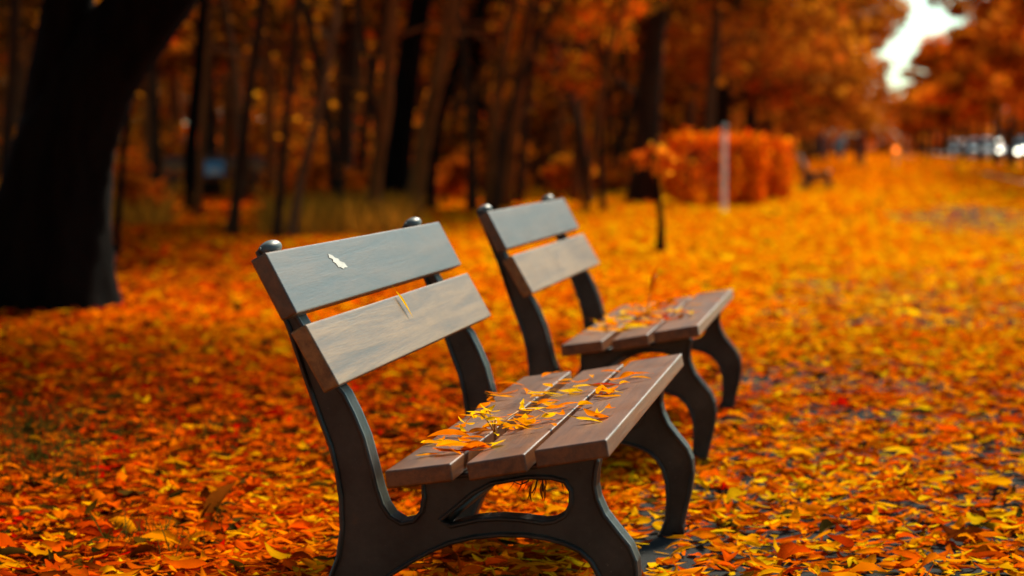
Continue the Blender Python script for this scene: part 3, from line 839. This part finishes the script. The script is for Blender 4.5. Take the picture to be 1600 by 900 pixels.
# ------------------------------------------------------------------ hedge, stake, post
def hedge(name, x0, x1, y0, y1, h, n, label):
    cx, cy = (x0 + x1) / 2, (y0 + y1) / 2
    root = empty(name, (cx, cy, 0))
    a, b = (x1 - x0) / 2, (y1 - y0) / 2
    u = rng.uniform(-1, 1, (n, 3)); f = rng.integers(0, 3, n)
    u[np.arange(n), f] = np.sign(u[np.arange(n), f])
    r = (np.abs(u) ** 5).sum(1) ** (1 / 5)                       # rounded block
    u = u / r[:, None]
    u *= (1 - np.abs(rng.normal(0, .07, n)))[:, None]
    P = np.stack([u[:, 0] * a, u[:, 1] * b, h * .52 + u[:, 2] * h * .48], 1)
    bump_ = (vnoise(P[:, 0] + 9 + P[:, 1], P[:, 2], .32, 3) - .5) * .22
    P += bump_[:, None] * u
    loose = rng.random(n) < .06                                  # shoots standing out of the clipped face
    P[loose] += u[loose] * rng.uniform(.02, .16, (loose.sum(), 1))
    keep = (vnoise(P[:, 0] + 5, P[:, 2] + P[:, 1], .24, 4) > .26) | (u[:, 2] > .7)
    P = P[keep & (P[:, 2] > .04)]
    V, Q, c = crown_leaves(P, np.full(len(P), .03), len(P), .085, [(.92, .20, .002), (.88, .12, .002), (.92, .28, .003), (.72, .05, .002), (.55, .07, .002)])
    bm = bmesh.new()
    for k in range(16):
        px, py = random.uniform(-a, a) * .9, random.uniform(-b, b) * .9
        add_tube(bm, [(px, py, -.03), (px + random.gauss(0, .04), py, h * .5), (px + random.gauss(0, .1), py + random.gauss(0, .1), h * .9)], [.014, .01, .005], 5)
    link("stem", bm_mesh("stem", bm, True), M_BARK_DARK, root)
    link("foliage", np_mesh("foliage", V, Q, c), M_CROWN, root)
    return tag(root, label, "hedge")
p = at(1042, 322, 38.5); q = at(1188, 322, 38.5)
hedge("hedge", p[0], q[0], 38.3, 40.2, 1.17, 7500, "clipped orange hedge block behind the white post")
p = at(1192, 316, 43); q = at(1230, 316, 43)
hedge("hedge", p[0], q[0], 42.4, 45.0, 1.10, 3200, "small lower red orange hedge block nearer the path")
p = at(1020, 320, 41.2); shrub("shrub", (p[0], 41.2), .34, 1.05, 1300, BRIGHTPAL, .09, "red orange shrub between the stout dark tree and the hedge", None)
# young tree stub with a tuft of leaves
p = gp(1031, 398)
grow_tree("sapling", [p, at(1033, 350, p[1]), at(1029, 300, p[1]), at(1027, 262, p[1]), at(1026, 240, p[1])], .043, M_BARK_BLACK, (.80, .98, .2), "short dark sapling stem topped by orange leaves before the hedge", "sapling", None, BRIGHTPAL, 4, .055, 420, 1.3)
p = gp(1131, 337)
def bollard(loc):
    root = empty("marker_post", loc)
    bm = bmesh.new(); add_tube(bm, [(0, 0, -.05), (0, 0, .02), (0, 0, 1.0), (.002, 0, 1.26)], .036, 16)
    link("post", bm_mesh("post", bm, True), plain("weathered_white_paint", (.72, .68, .56), .6, scale=14), root)
    bm = bmesh.new(); add_tube(bm, [(0, 0, 1.17), (0, 0, 1.275), (0, 0, 1.29)], [.04, .04, .025], 16)
    link("cap", bm_mesh("cap", bm, True), plain("grey_cap", (.22, .28, .28), .5), root)
    tag(root, "pale slim post standing on the leaves in front of the orange hedge", "post")
bollard(p)

# ------------------------------------------------------------------ bag on the bench in the wood
def bag():
    root = empty("shoulder_bag", (0, 0, 0))
    bm = bmesh.new(); add_box(bm, (0, 0, .15), (.34, .18, .30), bev=.06, seg=4)
    link("bag_body", bm_mesh("bag_body", bm, True), plain("blue_canvas", (.02, .20, .36), .7, scale=30), root)
    bm = bmesh.new(); add_box(bm, (0, -.093, .11), (.24, .03, .15), bev=.014, seg=3)
    link("pocket", bm_mesh("pocket", bm, True), plain("light_canvas", (.35, .38, .40), .7, scale=30), root)
    bm = bmesh.new(); add_tube(bm, spline([(-.14, 0, .28), (-.1, 0, .40), (0, 0, .45), (.1, 0, .40), (.14, 0, .28)], 5), .011, 8)
    link("strap", bm_mesh("strap", bm, True), plain("dark_strap", (.02, .03, .04), .7), root)
    tag(root, "blue bag resting on the seat of the dark bench in the wood", "bag")
    return root
b = bag()
bpy.context.view_layer.update()
b.location = bench4.matrix_world @ Vector((-.70, .95, .408)); b.rotation_euler = (0, R(-8) * 0, R(8))

# ------------------------------------------------------------------ people
def skin_obj(name, chains, mat, parent, lvl=2):
    V, E, Rd, idx = [], [], [], {}
    def vid(p, r):
        k = tuple(round(c, 4) for c in p)
        if k not in idx:
            idx[k] = len(V); V.append(p); Rd.append(r)
        return idx[k]
    for ch in chains:
        ids = [vid(p, r) for p, r in ch]
        E += [(a, b_) for a, b_ in zip(ids, ids[1:]) if a != b_]
    me = bpy.data.meshes.new(name); me.from_pydata(V, E, [])
    o = bpy.data.objects.new("tmp", me); COL.objects.link(o)
    o.modifiers.new("s", 'SKIN')
    sv = me.skin_vertices[0].data
    for i, r in enumerate(Rd):
        sv[i].radius = r if isinstance(r, tuple) else (r, r)
    sv[0].use_root = True
    m = o.modifiers.new("u", 'SUBSURF'); m.levels = m.render_levels = lvl
    dg = bpy.context.evaluated_depsgraph_get(); dg.update()
    out = bpy.data.meshes.new_from_object(o.evaluated_get(dg))
    bpy.data.objects.remove(o)
    out.name = name
    out.polygons.foreach_set("use_smooth", np.ones(len(out.polygons), bool))
    return link(name, out, mat, parent)
M_SKIN = plain("skin", (.50, .28, .19), .55, var=.05)
def person(loc, rz, label, jacket, trousers, hair, stride=.24):
    root = empty("person", loc, rz)
    j = {}
    hip = (0, 0, .92)
    s = stride
    legs = {}
    for side, d in ((-1, 1), (1, -1)):
        legs[side] = [((side * .09, 0, .86), .085), ((side * .095, d * s * .55 + .03, .49), .058), ((side * .09, d * s - (.05 if d < 0 else 0), .10 + (.05 if d < 0 else 0)), .04)]
    arms = {}
    for side, d in ((-1, -1), (1, 1)):
        arms[side] = [((side * .17, 0, 1.40), .055), ((side * .23, d * .06 - .02, 1.13), .042), ((side * .22, d * .14 + .05, .90), .03)]
    body = [[(hip, (.13, .10)), ((0, 0, 1.10), (.12, .09)), ((0, 0, 1.32), (.15, .10)), ((0, 0, 1.44), .075), ((0, .01, 1.50), .055), ((0, .02, 1.565), (.068, .08)), ((0, .015, 1.65), (.075, .092)), ((0, .01, 1.71), (.05, .06))],
            [((0, .02, 1.565), (.068, .08)), ((0, .105, 1.60), .014)]]
    for side in (-1, 1):
        L = legs[side]; A = arms[side]
        f = L[-1][0]
        body.append([(hip, (.13, .10))] + L + [((f[0], f[1] + .02, f[2] - .055), .035), ((f[0] * 1.15, f[1] + .15, f[2] - .065), .028)])
        w = A[-1][0]
        hand = (w[0] * .98, w[1] + .02, w[2] - .08)
        body.append([((0, 0, 1.32), (.15, .10))] + A + [(hand, (.03, .016))])
        for k, dl in enumerate((.055, .065, .06, .045)):
            fx = (k - 1.5) * .016
            body.append([(hand, (.03, .016)), ((hand[0] - side * .004, hand[1] + fx, hand[2] - dl * .6), .008), ((hand[0] - side * .014, hand[1] + fx, hand[2] - dl), .007)])
        body.append([(hand, (.03, .016)), ((hand[0] - side * .01, hand[1] + .035, hand[2] - .005), .009), ((hand[0] - side * .015, hand[1] + .045, hand[2] - .035), .008)])
    skin_obj("body", body, M_SKIN, root)
    jk = [[((0, 0, .42), (.20, .18)), ((0, 0, .86), (.19, .16)), ((0, 0, 1.10), (.15, .12)), ((0, 0, 1.32), (.19, .14)), ((0, 0, 1.455), .082)]]
    for side in (-1, 1):
        A = arms[side]
        jk.append([((0, 0, 1.32), (.19, .14))] + [(A[0][0], .072), (A[1][0], .058), ((A[2][0][0], A[2][0][1] - .01, A[2][0][2] + .02), .044)])
    skin_obj("jacket", jk, plain("jacket_cloth", jacket, .8, scale=20), root)
    tr = []
    for side in (-1, 1):
        L = legs[side]
        tr.append([((0, 0, .91), (.145, .115)), (L[0][0], .112), (L[1][0], .090), (L[2][0], .075)])
    skin_obj("trousers", tr, plain("trouser_cloth", trousers, .85, scale=20), root)
    for side in (-1, 1):
        f = legs[side][-1][0]
        skin_obj("shoe", [[((f[0], f[1] - .04, f[2] - .05), .044), ((f[0] * 1.08, f[1] + .07, f[2] - .06), .042), ((f[0] * 1.15, f[1] + .17, f[2] - .066), .032)]], plain("shoe_leather", (.02, .018, .016), .5), root)
    skin_obj("hair", [[((0, -.005, 1.62), (.086, .092)), ((0, -.01, 1.69), (.082, .09)), ((0, -.01, 1.735), (.045, .05))]], plain("hair", hair, .6), root)
    return tag(root, label, "person")
def gx(u, Y): return (u - 1350) / 3778 * Y if False else at(u, 240, Y)[0]
person((gx(1344, 102), 102, .0), R(4), "distant walker in dark clothes in the middle of the path", (.006, .009, .016), (.004, .005, .008), (.03, .015, .01), .13)
person((gx(1313, 138), 138, .0), R(170), "distant walker in a bright blue jacket at the left edge of the path", (.03, .32, .50), (.03, .04, .07), (.05, .03, .02), .18)
person((gx(1288, 134), 134, .0), R(185), "distant walker in a dull grey coat close to the wood", (.10, .10, .11), (.02, .02, .03), (.04, .02, .01), .12)

# ------------------------------------------------------------------ cars, beacon, building along the street
def make_car(paint, lit):
    root = empty("parked_car")
    def loft(bm, secs, n=16, e=3.2):
        rings = []
        for y, hw, z0, z1 in secs:
            ring = []
            for k in range(n):
                a = 2 * math.pi * k / n
                c, s_ = math.cos(a), math.sin(a)
                ring.append(bm.verts.new((hw * math.copysign(abs(c) ** (2 / e), c), y, (z0 + z1) / 2 + (z1 - z0) / 2 * math.copysign(abs(s_) ** (2 / e), s_))))
            rings.append(ring)
        for A, B in zip(rings, rings[1:]):
            for k in range(n): bm.faces.new((A[k], A[(k + 1) % n], B[(k + 1) % n], B[k]))
        bm.faces.new(rings[0][::-1]); bm.faces.new(rings[-1])
    bm = bmesh.new()
    loft(bm, [(-2.12, .70, .36, .66), (-2.0, .82, .27, .76), (-1.2, .87, .22, .86), (-.6, .88, .22, .92), (.9, .88, .22, .93), (1.8, .85, .25, .95), (2.05, .80, .3, .9), (2.12, .72, .4, .8)])
    link("body", bm_mesh("body", bm, True), paint, root)
    bm = bmesh.new()
    loft(bm, [(-1.0, .72, .84, .90), (-.35, .68, .84, 1.33), (.0, .66, .84, 1.43), (1.0, .65, .84, 1.42), (1.55, .68, .84, 1.2), (1.9, .70, .84, .95)])
    link("window", bm_mesh("window", bm, True), MG, root)
    bm = bmesh.new()
    loft(bm, [(-.25, .60, 1.36, 1.40), (.0, .60, 1.40, 1.465), (1.0, .59, 1.39, 1.455), (1.4, .60, 1.27, 1.34)])
    link("roof", bm_mesh("roof", bm, True), paint, root)
    for x in (-.80, .80):
        for y in (-1.32, 1.30):
            bm = bmesh.new(); add_tube(bm, [(x - .1, y, .31), (x - .08, y, .31), (x + .08, y, .31), (x + .1, y, .31)], [.28, .31, .31, .28], 20)
            w = link("wheel", bm_mesh("wheel", bm, True), MT, root)
            bm = bmesh.new(); sx = math.copysign(.105, x); add_tube(bm, [(x + sx * .9, y, .31), (x + sx * 1.05, y, .31)], [.19, .17], 16)
            link("rim", bm_mesh("rim", bm), MRIM, w)
        bm = bmesh.new(); bmesh.ops.create_uvsphere(bm, u_segments=14, v_segments=8, radius=1)
        bmesh.ops.transform(bm, matrix=Matrix.Translation((x * .78, -2.06, .60)) @ Matrix.Diagonal((.13, .06, .09, 1)), verts=bm.verts)
        link("headlight", bm_mesh("headlight", bm, True), MLAMP if lit else MHEAD, root)
        bm = bmesh.new(); add_box(bm, (x * .86, 2.07, .74), (.18, .08, .12), bev=.02)
        link("tail_light", bm_mesh("tail_light", bm), MTAIL, root)
    bm = bmesh.new(); add_box(bm, (0, -2.11, .45), (.5, .03, .11), bev=.008)
    link("plate", bm_mesh("plate", bm), MPL, root)
    return root
def carpaint(c):
    k = NT("car_paint"); k.set(Base_Color=(*c, 1), Roughness=.3); k.p.inputs["Coat Weight"].default_value = .8
    n = k.noise(30); rr = k.n("MapRange"); rr.inputs[3].default_value = .25; rr.inputs[4].default_value = .4
    k.l(n.outputs[0], rr.inputs[0]); k.l(rr.outputs[0], k.p.inputs["Roughness"])
    return k.m
def emit(name, c, s):
    k = NT(name); k.set(Base_Color=(*c, 1), Emission_Color=(*c, 1), Emission_Strength=s); return k.m
MG = plain("car_glass", (.015, .02, .025), .08); MT = plain("tyre", (.015, .015, .015), .85); MRIM = plain("rim_metal", (.4, .4, .42), .35, .8)
MLAMP = emit("lit_headlamp", (1, .90, .68), 12); MHEAD = plain("headlamp_glass", (.5, .5, .5), .15); MTAIL = plain("tail_lamp", (.35, .01, .01), .3); MPL = plain("blank_plate", (.6, .6, .58), .5)
GC = "cars standing along the street"
for (u, Y, rz, col, lab) in ((1640, 131, 0, (.02, .10, .16), "dark teal car parked beyond the tree row at the right edge"), (1548, 163, 0, (.42, .48, .50), "silver grey car parked beyond the tree row"),
                             (1519, 186, 0, (.03, .16, .26), "blue car parked between the trunks left of the silver grey car"), (1496, 215, 0, (.45, .50, .52), "small far pale car parked furthest along the street")):
    c = make_car(carpaint(col), False); c.location = (gx(u, Y), Y, .004); c.rotation_euler = (0, 0, R(rz + random.uniform(-3, 3)))
    tag(c, lab, "car", GC)
c = make_car(carpaint((.05, .09, .12)), True); c.name = "car"; c.location = (gx(1575, 147) + 1.25, 149, .004); c.rotation_euler = (0, 0, R(-36))
tag(c, "dark car with both round headlights shining between the trunks", "car", GC)
def beacon(loc):
    root = empty("warning_beacon", loc)
    bm = bmesh.new(); add_tube(bm, [(0, 0, -.02), (0, 0, .03), (0, 0, .05), (0, 0, .72)], [.18, .16, .025, .025], 14)
    link("stand", bm_mesh("stand", bm, True), plain("grey_stand", (.1, .1, .1), .6), root)
    bm = bmesh.new(); add_tube(bm, [(0, -.05, .82), (0, -.02, .82), (0, .03, .82)], [.10, .115, .10], 20)
    link("housing", bm_mesh("housing", bm, True), plain("yellow_housing", (.55, .25, .01), .5), root)
    bm = bmesh.new(); add_tube(bm, [(0, -.075, .82), (0, -.06, .82), (0, -.05, .82)], [.04, .085, .095], 20)
    link("lamp", bm_mesh("lamp", bm, True), emit("amber_lamp", (1, .20, .01), 2.5), root)
    tag(root, "lit amber warning lamp on a stand beside the path", "lamp")
beacon((gx(1400, 100), 100, .004))
def building():
    root = empty("apartment_building", (46, 430, 0))
    W = plain("pale_render", (.42, .46, .48), .85, scale=.6); GL = plain("dark_window", (.03, .05, .07), .15)
    bm = bmesh.new(); add_box(bm, (0, 8, 6), (60, 16, 12.1)); link("wall", bm_mesh("wall", bm), W, root)
    bm = bmesh.new(); add_box(bm, (0, 8, 12.5), (61, 17, .9), bev=.1); link("roof", bm_mesh("roof", bm), plain("roof_tile", (.16, .06, .035), .8), root)
    fr = bpy.data.meshes.new("x")
    for zf in (1.6, 4.5, 7.4, 10.2):
        for k in range(14):
            x = -27 + k * 4.15
            bm = bmesh.new(); add_box(bm, (x, -.02, zf), (1.7, .12, 1.6)); w = link("window", bm_mesh("window", bm), GL, root)
            bm = bmesh.new(); add_box(bm, (x, -.06, zf - .88), (1.9, .3, .12)); link("sill", bm_mesh("sill", bm), W, w)
    tag(root, "pale apartment building glimpsed between the trunks beyond the street", "building")
building()
